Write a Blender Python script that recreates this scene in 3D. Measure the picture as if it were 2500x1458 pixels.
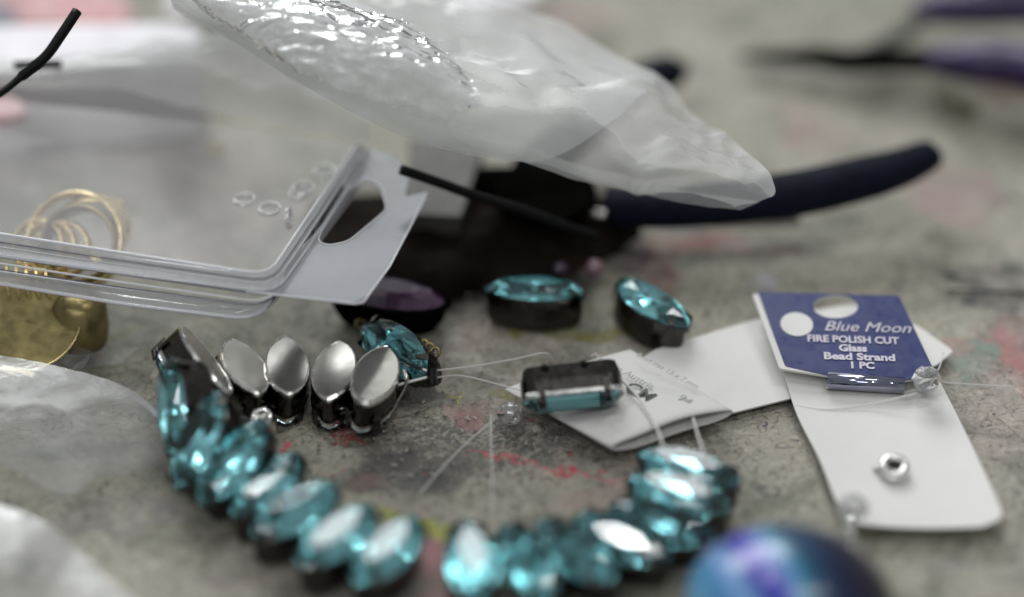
import bpy, math, random
from mathutils import Vector, Matrix, noise
from mathutils.geometry import tessellate_polygon
random.seed(7)
SC = bpy.context.scene
for o in list(bpy.data.objects): bpy.data.objects.remove(o)
# ------------------------------------------------------------------ scene, 1 unit = 1 cm
SC.unit_settings.system = 'METRIC'; SC.unit_settings.scale_length = 0.01
PITCH = math.radians(37.0); DIST = 41.0; LENS = 85.0
CAM = Vector((0, -DIST*math.cos(PITCH), DIST*math.sin(PITCH)))
FW = Vector((0, math.cos(PITCH), -math.sin(PITCH))); UP = Vector((0, math.sin(PITCH), math.cos(PITCH)))
cd = bpy.data.cameras.new('camera'); cam = bpy.data.objects.new('camera', cd); SC.collection.objects.link(cam)
cam.location = CAM; cam.rotation_euler = (math.pi/2-PITCH, 0, 0)
cd.lens = LENS; cd.sensor_width = 36; cd.clip_start = 1; cd.clip_end = 2000
cd.dof.use_dof = True; cd.dof.focus_distance = 38.6; cd.dof.aperture_fstop = 0.033; cd.dof.aperture_blades = 0
SC.camera = cam
w = bpy.data.worlds.new('World'); SC.world = w; w.use_nodes = True
w.node_tree.nodes['Background'].inputs[0].default_value = (0.93, 0.97, 1.0, 1)
w.node_tree.nodes['Background'].inputs[1].default_value = 0.17
def lamp(name, loc, size, energy, col=(1,1,1), aim=(0,0,0), sy=None):
    l = bpy.data.lights.new(name, 'AREA'); l.energy = energy; l.color = col
    l.shape = 'RECTANGLE'; l.size = size; l.size_y = sy or size
    o = bpy.data.objects.new(name, l); SC.collection.objects.link(o); o.location = loc
    o.rotation_euler = (Vector(aim)-Vector(loc)).to_track_quat('-Z', 'Y').to_euler()
lamp('window_light', (-25, 100, 76), 80, 70000, (0.97,0.99,1.0), sy=52)
lamp('glint_light', (35, 10, 120), 5, 14000, (1,0.98,0.95), sy=50)  # unseen light added for sparkle on the stones
lamp('glint_light', (-50, -35, 110), 7, 9000, (0.95,0.98,1), sy=14)  # another unseen sparkle source, added at the front left
lamp('glint_lamp', (-12, 40, 95), 5, 5000, (0.97,0.98,1), sy=5)  # small unseen lamp added for hard glints on the facets
lamp('glint_light', (45, -70, 120), 6, 5000, (0.97,0.99,1), sy=6)  # added on the camera side to bring out facet glints
lamp('glint_light', (-15, -95, 115), 60, 15000, (0.97,0.99,1), sy=14)  # wide unseen light added to whiten the box walls and sparkle the gems
SC.view_settings.view_transform = 'Standard'; SC.view_settings.look = 'None'
SC.view_settings.exposure = 0.62; SC.view_settings.gamma = 1
SC.cycles.transparent_max_bounces = 24; SC.cycles.max_bounces = 12; SC.cycles.transmission_bounces = 10
SC.cycles.caustics_reflective = False; SC.cycles.caustics_refractive = False

FPX = LENS/36*2500
def P(px, py, z=0.0):
    """a point of the place: where the sight line of a spot in the photograph meets height z (cm)"""
    d = FW + Vector((1,0,0))*((px-1250)/FPX) + UP*((729-py)/FPX)
    return CAM + d*((z-CAM.z)/d.z)
# ------------------------------------------------------------------ materials
def nd(nt, t, **k):
    n = nt.nodes.new(t)
    for a, v in k.items(): setattr(n, a, v)
    return n
def ramp(nt, fac, stops, interp='LINEAR'):
    r = nd(nt, 'ShaderNodeValToRGB'); e = r.color_ramp.elements; r.color_ramp.interpolation = interp
    while len(e) < len(stops): e.new(0.5)
    for el, (p, c) in zip(e, stops): el.position = p; el.color = (*c, 1) if len(c) == 3 else c
    nt.links.new(fac, r.inputs[0]); return r.outputs[0]
def coords(nt, scale=1.0, rot=(0,0,0), sc=None):
    tc = nd(nt, 'ShaderNodeTexCoord'); m = nd(nt, 'ShaderNodeMapping')
    nt.links.new(tc.outputs['Object'], m.inputs[0]); m.inputs['Scale'].default_value = sc or (scale,)*3
    m.inputs['Rotation'].default_value = rot; return m.outputs[0]
def noise_tex(nt, vec, scale, detail=4, rough=0.55, dist=0.0):
    n = nd(nt, 'ShaderNodeTexNoise'); nt.links.new(vec, n.inputs['Vector'])
    n.inputs['Scale'].default_value = scale; n.inputs['Detail'].default_value = detail
    n.inputs['Roughness'].default_value = rough; n.inputs['Distortion'].default_value = dist; return n
def newmat(name):
    m = bpy.data.materials.new(name); m.use_nodes = True; nt = m.node_tree
    return m, nt, nt.nodes['Principled BSDF'], nt.nodes['Material Output']
def setp(b, **k):
    for n, v in k.items():
        b.inputs[n.replace('_', ' ')].default_value = (*v, 1) if isinstance(v, tuple) and len(v) == 3 else v
def solid(name, col, rough=0.5, metal=0.0, var=0.15, nscale=3.0, bump=0.0, bscale=30, coat=0.0, rvar=0.1, **k):
    m, nt, b, out = newmat(name)
    v = coords(nt); n = noise_tex(nt, v, nscale, 6)
    c = ramp(nt, n.outputs[0], [(0.3, tuple(x*(1-var) for x in col)), (0.7, tuple(min(1, x*(1+var)) for x in col))])
    nt.links.new(c, b.inputs['Base Color'])
    n2 = noise_tex(nt, v, nscale*2.3, 5)
    mr = nd(nt, 'ShaderNodeMapRange'); nt.links.new(n2.outputs[0], mr.inputs[0])
    mr.inputs[1].default_value = 0.3; mr.inputs[2].default_value = 0.7
    mr.inputs[3].default_value = max(0.02, rough-rvar); mr.inputs[4].default_value = rough+rvar
    nt.links.new(mr.outputs[0], b.inputs['Roughness'])
    setp(b, Metallic=metal, Coat_Weight=coat, **k)
    if bump:
        n3 = noise_tex(nt, v, bscale, 4); bp = nd(nt, 'ShaderNodeBump'); bp.inputs['Strength'].default_value = bump
        bp.inputs['Distance'].default_value = 0.02
        nt.links.new(n3.outputs[0], bp.inputs['Height']); nt.links.new(bp.outputs[0], b.inputs['Normal'])
    return m
def film(name, opacity, col=(0.8,0.8,0.8), rough=0.25, vary=0.25, nscale=0.5, bump=0.2, bscale=3, fres=0.5, trans=0.35, bdist=0.08, stretch=(1,1,1), brot=(0,0,0), ridged=False, gloss=0.12):
    """thin clear or milky plastic"""
    m, nt, b, out = newmat(name)
    v = coords(nt); n = noise_tex(nt, v, nscale, 4)
    setp(b, Base_Color=col, Roughness=rough); b.inputs['Specular IOR Level'].default_value = 0.6
    tl = nd(nt, 'ShaderNodeBsdfTranslucent'); tl.inputs[0].default_value = (*col, 1)
    mx0 = nd(nt, 'ShaderNodeMixShader'); mx0.inputs[0].default_value = trans
    nt.links.new(b.outputs[0], mx0.inputs[1]); nt.links.new(tl.outputs[0], mx0.inputs[2])
    tr = nd(nt, 'ShaderNodeBsdfTransparent'); tr.inputs[0].default_value = (0.96,0.97,0.97,1)
    mr = nd(nt, 'ShaderNodeMapRange'); nt.links.new(n.outputs[0], mr.inputs[0])
    mr.inputs[1].default_value = 0.3; mr.inputs[2].default_value = 0.7
    mr.inputs[3].default_value = opacity*(1-vary); mr.inputs[4].default_value = min(1, opacity*(1+vary))
    lw = nd(nt, 'ShaderNodeLayerWeight'); lw.inputs[0].default_value = 0.25
    ma = nd(nt, 'ShaderNodeMath', operation='MULTIPLY_ADD', use_clamp=True)
    nt.links.new(lw.outputs['Fresnel'], ma.inputs[0]); ma.inputs[1].default_value = fres; nt.links.new(mr.outputs[0], ma.inputs[2])
    mx = nd(nt, 'ShaderNodeMixShader'); nt.links.new(ma.outputs[0], mx.inputs[0])
    nt.links.new(tr.outputs[0], mx.inputs[1]); nt.links.new(mx0.outputs[0], mx.inputs[2])
    if bump:
        v2 = coords(nt, sc=stretch, rot=brot)
        n3 = noise_tex(nt, v2, bscale, 4, 0.6, 0.8); n3.noise_type = 'RIDGED_MULTIFRACTAL' if ridged else 'FBM'; bp = nd(nt, 'ShaderNodeBump'); bp.inputs['Strength'].default_value = bump
        bp.inputs['Distance'].default_value = bdist
        nt.links.new(n3.outputs[0], bp.inputs['Height']); nt.links.new(bp.outputs[0], b.inputs['Normal']); nt.links.new(bp.outputs[0], lw.inputs['Normal'])
    # a glossy coat over all of it
    gl = nd(nt, 'ShaderNodeBsdfGlossy'); gl.inputs['Roughness'].default_value = rough*0.6; gl.inputs[0].default_value = (1,1,1,1)
    lw2 = nd(nt, 'ShaderNodeLayerWeight'); lw2.inputs[0].default_value = gloss
    mg = nd(nt, 'ShaderNodeMixShader'); nt.links.new(lw2.outputs['Fresnel'], mg.inputs[0])
    nt.links.new(mx.outputs[0], mg.inputs[1]); nt.links.new(gl.outputs[0], mg.inputs[2])
    if bump: nt.links.new(bp.outputs[0], gl.inputs['Normal']); nt.links.new(bp.outputs[0], lw2.inputs['Normal'])
    nt.links.new(mg.outputs[0], out.inputs[0]); return m
def glass(name, col, rough=0.0, ior=1.55):
    m, nt, b, out = newmat(name); v = coords(nt); n = noise_tex(nt, v, 2, 3)
    c = ramp(nt, n.outputs[0], [(0.3, tuple(x*0.9 for x in col)), (0.7, col)]); nt.links.new(c, b.inputs['Base Color'])
    setp(b, Roughness=rough, IOR=ior, Transmission_Weight=1.0); return m
M = {}
M['stone'] = glass('turquoise_glass', (0.44, 0.92, 0.98), 0.01, 1.62)
M['foil'] = solid('foil_backing', (0.78, 0.98, 0.99), 0.12, 0.9, 0.12, 4)
M['gunmetal'] = solid('dark_nickel', (0.075,0.07,0.065), 0.2, 1.0, 0.2, 4, bump=0.05)
M['plate'] = solid('brushed_nickel', (0.46,0.44,0.41), 0.2, 1.0, 0.07, 2, rvar=0.05)
M['silver'] = solid('silver', (0.82,0.81,0.78), 0.2, 1.0, 0.1, 4)
M['gold'] = solid('gold_plate', (0.80,0.64,0.32), 0.25, 1.0, 0.15, 3, bump=0.08, bscale=12)
M['gold_worn'] = solid('worn_gold_plate', (0.27,0.22,0.095), 0.36, 0.85, 0.35, 2.2, bump=0.15, bscale=8)
M['brass'] = solid('aged_brass', (0.30,0.24,0.12), 0.35, 1.0, 0.3, 6)
M['card'] = solid('white_card', (0.72,0.71,0.68), 0.6, 0, 0.02, 1.5, bump=0.08, bscale=22, rvar=0.05)
M['blue'] = solid('printed_navy_card', (0.029,0.041,0.148), 0.34, 0, 0.10, 2, bump=0.03, coat=0.3)
M['print'] = solid('silver_print', (0.62,0.59,0.66), 0.4, 0.2, 0.08, 6)
M['grey_ink'] = solid('grey_ink', (0.42,0.43,0.40), 0.6, 0, 0.3, 14)
M['dark_ink'] = solid('dark_ink', (0.10,0.11,0.09), 0.6, 0, 0.5, 8)
M['hinge'] = solid('glossy_dark_blue', (0.30,0.31,0.42), 0.12, 1.0, 0.1, 4, coat=1.0)
M['black'] = solid('black_rubber', (0.003,0.004,0.003), 0.5, 0, 0.3, 5, bump=0.1, Specular_IOR_Level=0.15)
M['navy_grip'] = solid('navy_rubber', (0.0035,0.005,0.014), 0.7, 0, 0.2, 2, bump=0.1, Specular_IOR_Level=0.12)
M['purple_grip'] = solid('purple_rubber', (0.030,0.010,0.065), 0.42, 0, 0.3, 1)
M['dark_steel'] = solid('dark_steel', (0.0035,0.0035,0.003), 0.8, 0.0, 0.3, 2, Specular_IOR_Level=0.0)
M['shade_fill'] = solid('near_black_shade', (0.013,0.0095,0.008), 0.95, 0, 0.85, 0.9, bump=0.6, bscale=6, Specular_IOR_Level=0.05)  # near-black colour that paints the shade under the pliers
M['thread'] = solid('nylon_thread', (0.78,0.77,0.74), 0.25, 0, 0.1, 5)
m_, nt_, b_, o_ = newmat('clear_thread')
setp(b_, Base_Color=(0.8,0.8,0.78), Roughness=0.2, Alpha=0.4); M['clear_thread'] = m_
M['crystal'] = glass('clear_crystal', (0.97,0.98,0.98), 0.01, 1.7); M['crystal'].node_tree.nodes['Principled BSDF'].inputs['Transmission Weight'].default_value = 0.88
M['purple_glass'] = solid('purple_glass', (0.055,0.018,0.055), 0.08, 0, 0.4, 1.2, coat=1.0)
M['pink_glass'] = solid('pink_glass', (0.22,0.12,0.15), 0.15, 0, 0.2, 2, coat=1.0)
M['red_pack'] = solid('red_printed_card', (0.36,0.10,0.10), 0.4, 0, 0.3, 0.6)
M['slate'] = solid('slate_card', (0.12,0.12,0.15), 0.5, 0, 0.2, 0.6)
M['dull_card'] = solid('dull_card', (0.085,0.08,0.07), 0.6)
M['lilac_paper'] = solid('white_paper', (0.72,0.70,0.74), 0.5, 0, 0.05, 0.5)
M['bag'] = film('milky_bag_film', 0.38, (0.93,0.93,0.915), 0.55, 0.30, 0.30, 0.30, 1.0, fres=0.15, bdist=0.12, gloss=0.04, trans=0.35)
M['bag_thin'] = film('thin_bag_film', 0.34, (0.86,0.86,0.85), 0.42, 0.35, 0.4, 0.3, 1.0, fres=0.2, gloss=0.06, trans=0.35)
M['crinkle'] = film('crinkled_cellophane', 0.50, (0.9,0.9,0.9), 0.16, 0.7, 1.6, 1.0, 2.0, trans=0.3, bdist=0.10, stretch=(0.7,2.6,1), brot=(0,0,0.45), ridged=True)
M['box'] = film('clear_box_plastic', 0.18, (0.92,0.89,0.92), 0.16, 0.25, 0.22, 0.12, 0.5, fres=0.12, trans=0.2, gloss=0.03)
M['box_edge'] = film('whitened_box_edge', 0.85, (0.97,0.97,0.99), 0.08, 0.3, 1.2, 0.10, 1.0, fres=1.0, trans=0.6, stretch=(0.5,1,1))  # clear plastic whitened, its bright reflections put into the colour
M['edge_dark'] = solid('dark_plastic_edge', (0.16,0.15,0.20), 0.2)  # for the thin dark lines along the box edges
m_, nt_, b_, o_ = newmat('whitened_rolled_rim'); setp(b_, Base_Color=(0.9,0.9,0.93), Roughness=0.08, Alpha=0.75); M['rim'] = m_  # near-white rims carry the edge highlights in their colour
M['tab'] = film('clear_tab_plastic', 0.46, (0.50,0.51,0.55), 0.2, 0.30, 0.35, 0.06, 1.0, fres=0.4, trans=0.2)
M['sleeve'] = film('milky_sleeve_film', 0.34, (0.56,0.56,0.55), 0.42, 0.4, 0.5, 0.35, 1.3, fres=0.25, trans=0.3)
# swirled lampwork glass
def swirl():
    m, nt, b, out = newmat('swirled_blue_glass')
    v = coords(nt, rot=(0, math.radians(24), math.radians(-20))); n = noise_tex(nt, v, 0.55, 3)
    sep = nd(nt, 'ShaderNodeSeparateXYZ'); nt.links.new(v, sep.inputs[0])
    m1 = nd(nt, 'ShaderNodeMath', operation='MULTIPLY_ADD'); nt.links.new(sep.outputs[2], m1.inputs[0]); m1.inputs[1].default_value = -0.30
    nt.links.new(sep.outputs[0], m1.inputs[2])
    m2 = nd(nt, 'ShaderNodeMath', operation='MULTIPLY_ADD'); nt.links.new(n.outputs[0], m2.inputs[0]); m2.inputs[1].default_value = 0.75; nt.links.new(m1.outputs[0], m2.inputs[2])
    mr = nd(nt, 'ShaderNodeMapRange'); nt.links.new(m2.outputs[0], mr.inputs[0]); mr.inputs[1].default_value = -1.72; mr.inputs[2].default_value = 1.42
    c = ramp(nt, mr.outputs[0], [(0.0,(0.006,0.01,0.05)),(0.13,(0.012,0.02,0.09)),(0.17,(0.20,0.36,0.50)),(0.25,(0.10,0.30,0.48)),(0.34,(0.05,0.20,0.42)),(0.39,(0.20,0.36,0.66)),  # dark left end of the ramp paints the bead's shaded side
      (0.45,(0.10,0.22,0.45)),(0.48,(0.03,0.03,0.32)),(0.56,(0.04,0.04,0.42)),(0.60,(0.14,0.20,0.50)),(0.63,(0.16,0.22,0.48)),(0.66,(0.04,0.30,0.45)),(0.72,(0.01,0.07,0.14)),(0.86,(0.006,0.012,0.05)),(1.0,(0.006,0.004,0.014))])
    nt.links.new(c, b.inputs['Base Color']); setp(b, Roughness=0.25, Coat_Weight=0.12, Coat_Roughness=0.1); return m
M['swirl'] = swirl()
# the painted, scratched and stained worktop, with some shade painted on
def table_material():
    m, nt, b, out = newmat('stained_shaded_worktop')
    L = nt.links
    v = coords(nt)
    n1 = noise_tex(nt, v, 0.16, 5, 0.55); n2 = noise_tex(nt, v, 0.9, 6, 0.6, 0.6); n3 = noise_tex(nt, v, 5.5, 8, 0.65, 1.6)
    def mix(a, bcol, fac, bt='MIX'):
        x = nd(nt, 'ShaderNodeMix', data_type='RGBA', blend_type=bt)
        if isinstance(fac, float): x.inputs[0].default_value = fac
        else: L.new(fac, x.inputs[0])
        if isinstance(a, tuple): x.inputs[6].default_value = (*a, 1)
        else: L.new(a, x.inputs[6])
        if isinstance(bcol, tuple): x.inputs[7].default_value = (*bcol, 1)
        else: L.new(bcol, x.inputs[7])
        return x.outputs[2]
    base = ramp(nt, n1.outputs[0], [(0.32,(0.315,0.31,0.245)),(0.5,(0.385,0.372,0.305)),(0.68,(0.41,0.36,0.322))])
    base = mix(base, ramp(nt, n2.outputs[0], [(0.36,(0.50,0.52,0.47)),(0.50,(0.97,0.97,0.97)),(0.70,(1.2,1.15,1.1))]), 0.85, 'MULTIPLY')
    base = mix(base, ramp(nt, n3.outputs[0], [(0.36,(0.30,0.30,0.28)),(0.45,(0.85,0.85,0.85)),(0.58,(1.02,1.02,1.02)),(0.68,(1.5,1.48,1.42))]), 0.8, 'MULTIPLY')
    # distorted coordinates for the outlines of the stains and painted shade
    def disp(scale, amp, det=4):
        n = noise_tex(nt, v, scale, det, 0.6)
        s = nd(nt, 'ShaderNodeVectorMath', operation='SUBTRACT'); L.new(n.outputs['Color'], s.inputs[0]); s.inputs[1].default_value = (0.5,0.5,0.5)
        a = nd(nt, 'ShaderNodeVectorMath', operation='MULTIPLY_ADD'); L.new(s.outputs[0], a.inputs[0]); a.inputs[1].default_value = (amp,)*3; L.new(v, a.inputs[2])
        return a.outputs[0]
    soft = disp(0.9, 1.6, 5); rough = disp(3.2, 1.1, 8)
    brk = ramp(nt, noise_tex(nt, v, 7.5, 6, 0.7, 1.2).outputs[0], [(0.42,(0,0,0)),(0.56,(1,1,1))])
    brk2 = ramp(nt, noise_tex(nt, v, 1.1, 4, 0.6, 0.3).outputs[0], [(0.38,(0.2,0.2,0.2)),(0.6,(1,1,1))])
    def stain_or_shade(px, py, rx, ry, rot, col, k, mode='s'):
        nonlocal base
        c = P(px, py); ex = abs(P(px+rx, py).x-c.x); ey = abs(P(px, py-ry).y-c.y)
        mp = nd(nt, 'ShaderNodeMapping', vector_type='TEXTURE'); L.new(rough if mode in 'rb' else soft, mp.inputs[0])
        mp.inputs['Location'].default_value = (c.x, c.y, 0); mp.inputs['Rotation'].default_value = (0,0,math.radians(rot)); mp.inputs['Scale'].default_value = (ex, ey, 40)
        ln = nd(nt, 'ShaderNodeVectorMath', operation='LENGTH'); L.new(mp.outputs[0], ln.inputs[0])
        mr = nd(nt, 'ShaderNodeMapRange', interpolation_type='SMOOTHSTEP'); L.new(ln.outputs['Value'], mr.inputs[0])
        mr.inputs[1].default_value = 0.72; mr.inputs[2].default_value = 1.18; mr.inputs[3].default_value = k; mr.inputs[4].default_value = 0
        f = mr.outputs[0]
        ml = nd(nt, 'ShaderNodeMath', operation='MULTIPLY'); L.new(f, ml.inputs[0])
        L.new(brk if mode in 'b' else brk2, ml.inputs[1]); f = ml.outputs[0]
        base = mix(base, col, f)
    PK = (0.42,0.13,0.15); RD=(0.34,0.07,0.06); DG=(0.10,0.10,0.095); YG=(0.36,0.37,0.08)
    S = [
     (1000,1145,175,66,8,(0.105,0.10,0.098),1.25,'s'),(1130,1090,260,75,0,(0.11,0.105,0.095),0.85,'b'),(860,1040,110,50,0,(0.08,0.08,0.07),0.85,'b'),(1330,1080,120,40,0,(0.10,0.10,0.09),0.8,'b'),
     (1320,1135,210,5,-19,(0.55,0.10,0.12),1.5,'r'),(1240,1112,45,4,-8,(0.55,0.12,0.14),1.2,'r'),(1500,1160,26,7,-8,(0.62,0.12,0.15),1.2,'r'),(698,1080,13,10,0,(0.70,0.14,0.18),1.5,'r'),
     (842,1052,30,30,30,RD,0.95,'b'),(1130,1015,50,30,0,(0.36,0.19,0.18),0.8,'s'),(900,1170,60,30,0,(0.30,0.20,0.17),0.5,'r'),
     (1065,1292,165,25,-21,YG,2.2,'s'),(1160,1315,70,14,-12,YG,1.5,'s'),(1408,1250,20,7,-20,(0.40,0.38,0.06),1.4,'r'),(1180,1275,40,17,0,(0.28,0.20,0.24),0.8,'s'),
     (1065,1400,52,85,0,(0.46,0.22,0.23),1.1,'s'),(1500,1225,150,34,0,(0.38,0.29,0.26),0.7,'s'),(1000,1230,120,26,0,(0.38,0.30,0.28),0.7,'s'),
     (1870,1195,32,11,0,(0.10,0.10,0.09),1.1,'r'),(1945,1077,14,5,0,(0.06,0.05,0.10),1.2,'r'),(1855,1040,14,5,0,(0.06,0.05,0.10),1,'r'),(2385,1150,25,12,-40,(0.08,0.08,0.07),0.9,'b'),
     (2480,840,75,62,-20,(0.42,0.20,0.19),0.85,'s'),(2500,930,45,60,10,(0.42,0.17,0.17),0.85,'s'),(2370,880,62,36,0,(0.22,0.29,0.24),0.9,'s'),(2330,850,50,26,0,(0.40,0.22,0.19),0.7,'s'),
     (2420,675,130,42,-8,(0.07,0.07,0.065),1.0,'s'),(2440,738,110,34,8,(0.08,0.08,0.075),0.95,'s'),(2240,632,90,18,-6,(0.14,0.15,0.12),0.7,'s'),(2190,700,24,22,0,(0.16,0.14,0.13),0.6,'s'),(1865,690,30,25,0,(0.45,0.44,0.52),0.9,'s'),
     (1690,600,120,24,10,(0.34,0.11,0.09),1.0,'s'),(1600,650,52,70,0,(0.22,0.06,0.06),0.9,'s'),(1850,615,90,22,0,(0.42,0.25,0.27),0.6,'s'),(1400,810,170,15,-4,(0.20,0.18,0.03),1.0,'s'),(1180,780,60,60,0,(0.24,0.17,0.13),0.7,'s'),
     (1150,660,330,110,0,(0.03,0.022,0.02),1.25,'s'),(1500,620,130,70,0,(0.04,0.025,0.022),1.1,'s'),(1320,380,70,40,0,(0.32,0.2,0.18),0.5,'s'),(1990,320,90,60,0,(0.40,0.27,0.25),0.7,'s'),(2330,470,110,90,0,(0.38,0.24,0.25),0.6,'s'),(1430,35,110,30,0,(0.40,0.28,0.26),0.7,'s'),(2480,230,100,34,0,(0.34,0.20,0.16),0.8,'s'),  # the near-black patches here are painted shade around the pliers
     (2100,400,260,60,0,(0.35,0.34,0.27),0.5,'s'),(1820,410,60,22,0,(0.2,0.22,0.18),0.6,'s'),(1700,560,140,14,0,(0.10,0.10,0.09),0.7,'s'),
     (245,870,16,8,0,(0.45,0.08,0.06),1.2,'r'),(270,812,60,12,20,(0.25,0.28,0.06),1.0,'s'),(330,850,70,50,0,(0.18,0.18,0.15),0.5,'b'),(1102,966,9,7,0,(0.55,0.5,0.06),1.4,'r'),(1050,985,60,26,30,(0.12,0.12,0.11),0.85,'s'),(1215,960,40,12,0,(0.22,0.2,0.03),0.8,'s'),
     (300,1250,150,50,0,(0.27,0.23,0.23),0.8,'s'),(470,1120,90,60,0,(0.20,0.19,0.19),0.7,'s'),(640,1420,150,40,0,(0.26,0.21,0.20),0.6,'s'),(900,1440,160,60,0,(0.16,0.14,0.14),0.9,'s'),(2340,1365,70,12,-10,(0.24,0.20,0.24),0.7,'s'),(2110,1400,50,30,0,(0.22,0.21,0.18),0.5,'s'),(2470,1370,12,8,0,(0.08,0.06,0.1),1,'r'),(1640,1440,120,40,0,(0.25,0.25,0.16),0.6,'s'),  # the dark patch below the bracelet front is its shadow, painted on
     (60,1160,80,40,0,(0.36,0.33,0.27),0.6,'s')]
    for s in S: stain_or_shade(*s)
    # fine crack across the right side
    L.new(base, b.inputs['Base Color'])
    rr = ramp(nt, n2.outputs[0], [(0.3,(0.45,)*3),(0.7,(0.62,)*3)]); L.new(rr, b.inputs['Roughness'])
    b1 = nd(nt, 'ShaderNodeBump'); b1.inputs['Strength'].default_value = 0.95; b1.inputs['Distance'].default_value = 0.05; L.new(n3.outputs[0], b1.inputs['Height'])
    b2 = nd(nt, 'ShaderNodeBump'); b2.inputs['Strength'].default_value = 0.5; b2.inputs['Distance'].default_value = 0.12; L.new(n2.outputs[0], b2.inputs['Height']); L.new(b1.outputs[0], b2.inputs['Normal'])
    L.new(b2.outputs[0], b.inputs['Normal']); return m
# ------------------------------------------------------------------ object helpers
def tag(o, label=None, cat=None, group=None, kind=None):
    for k, v_ in (('label', label), ('category', cat), ('group', group), ('kind', kind)):
        if v_: o[k] = v_
    return o
def thing(name, label, cat, loc=(0,0,0), group=None, mtx=None):
    o = bpy.data.objects.new(name, None); SC.collection.objects.link(o); o.empty_display_size = 0.3
    if mtx is not None: o.matrix_world = mtx
    else: o.location = loc
    return tag(o, label, cat, group)
def obj(name, vf, mat, parent=None, smooth=False, local=False, world=False):
    """vf = (verts, faces[, material index per face]). Unless local, verts are world coordinates and are
    re-based onto the parent's origin, or (no parent) onto their own centre at the lowest height"""
    vs = [Vector(v_) for v_ in vf[0]]
    org = Vector((0,0,0))
    if not local:
        if parent is not None: org = Vector(parent.location)
        else:
            org = Vector((sum(v_.x for v_ in vs)/len(vs), sum(v_.y for v_ in vs)/len(vs), min(v_.z for v_ in vs)))
        vs = [v_-org for v_ in vs]
    me = bpy.data.meshes.new(name); me.from_pydata(vs, [], vf[1]); me.update()
    mats = mat if isinstance(mat, (list, tuple)) else [mat]
    for m_ in mats: me.materials.append(m_)
    if len(vf) > 2:
        for p, i in zip(me.polygons, vf[2]): p.material_index = i
    if smooth:
        for p in me.polygons: p.use_smooth = True
    o = bpy.data.objects.new(name, me); SC.collection.objects.link(o)
    if parent is not None: o.parent = parent
    elif not local: o.location = org
    return o
def join(*vfs):
    V, F = [], []
    for vf in vfs:
        k = len(V); V += list(vf[0]); F += [tuple(i+k for i in f) for f in vf[1]]
    return V, F
def dup(root, mtx=None, **tags):
    c = root.copy(); SC.collection.objects.link(c)
    if mtx is not None: c.matrix_world = mtx
    for k, v_ in tags.items(): c[k] = v_
    for ch in root.children: 
        d = dup(ch); d.parent = c
    return c
def crom(pts, n):
    pts = [Vector(p) for p in pts]; q = [2*pts[0]-pts[1]] + pts + [2*pts[-1]-pts[-2]]; out = []
    for i in range(1, len(q)-2):
        for j in range(n):
            t = j/n; a, b_, c, d = q[i-1], q[i], q[i+1], q[i+2]
            out.append(0.5*((2*b_)+(c-a)*t+(2*a-5*b_+4*c-d)*t*t+(3*b_-a-3*c+d)*t**3))
    out.append(pts[-1]); return out
def tube(path, r, seg=8, flat=1.0, cap=True):
    """r: number or list along the path"""
    n = len(path); V, F = [], []; prev = None
    for i, p in enumerate(path):
        t = (path[min(i+1, n-1)]-path[max(i-1, 0)]).normalized()
        if prev is None: a = t.cross(Vector((0,0,1)));  a = a if a.length > 1e-3 else t.cross(Vector((0,1,0)))
        else: a = prev - t*prev.dot(t)
        a.normalize(); prev = a; b_ = t.cross(a)
        rr = r[i] if isinstance(r, (list, tuple)) else r
        for k in range(seg):
            an = 2*math.pi*k/seg; V.append(p+a*math.cos(an)*rr+b_*math.sin(an)*rr*flat)
    for i in range(n-1):
        for k in range(seg): F.append((i*seg+k, i*seg+(k+1)%seg, (i+1)*seg+(k+1)%seg, (i+1)*seg+k))
    if cap: F.append(tuple(range(seg-1, -1, -1))); F.append(tuple((n-1)*seg+k for k in range(seg)))
    return V, F
def prism(outer, thick, holes=()):
    """outer, holes: lists of world points (top side); thick: vector to the underside"""
    loops = [[Vector(p) for p in outer]]+[[Vector(p) for p in h] for h in holes]
    flat = [p for l in loops for p in l]; n = len(flat)
    tri = tessellate_polygon(loops)
    V = flat+[p+thick for p in flat]; F = [tuple(t) for t in tri]+[tuple(i+n for i in reversed(t)) for t in tri]
    k = 0
    for l in loops:
        for i in range(len(l)): j = (i+1) % len(l); F.append((k+i, k+i+n, k+j+n, k+j))
        k += len(l)
    return V, F
def rounded(pts, rad=0.2, seg=5):
    out = []; n = len(pts); pts = [Vector(p) for p in pts]
    for i, p in enumerate(pts):
        r = rad[i] if isinstance(rad, (list, tuple)) else rad
        a = (pts[i-1]-p); b_ = (pts[(i+1) % n]-p)
        if r <= 0: out.append(p); continue
        r = min(r, a.length*0.49, b_.length*0.49); A = p+a.normalized()*r; B = p+b_.normalized()*r
        for j in range(seg+1): t = j/seg; out.append(A*(1-t)**2+p*2*t*(1-t)+B*t*t)
    return out
def resample(pts, n):
    pts = [Vector(p) for p in pts]; d = [0]
    for a, b_ in zip(pts, pts[1:]): d.append(d[-1]+(b_-a).length)
    out = []
    for i in range(n):
        s = d[-1]*i/(n-1); k = 0
        while k < len(d)-2 and d[k+1] < s: k += 1
        t = (s-d[k])/max(1e-9, d[k+1]-d[k]); out.append(pts[k].lerp(pts[k+1], min(1, t)))
    return out
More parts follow.
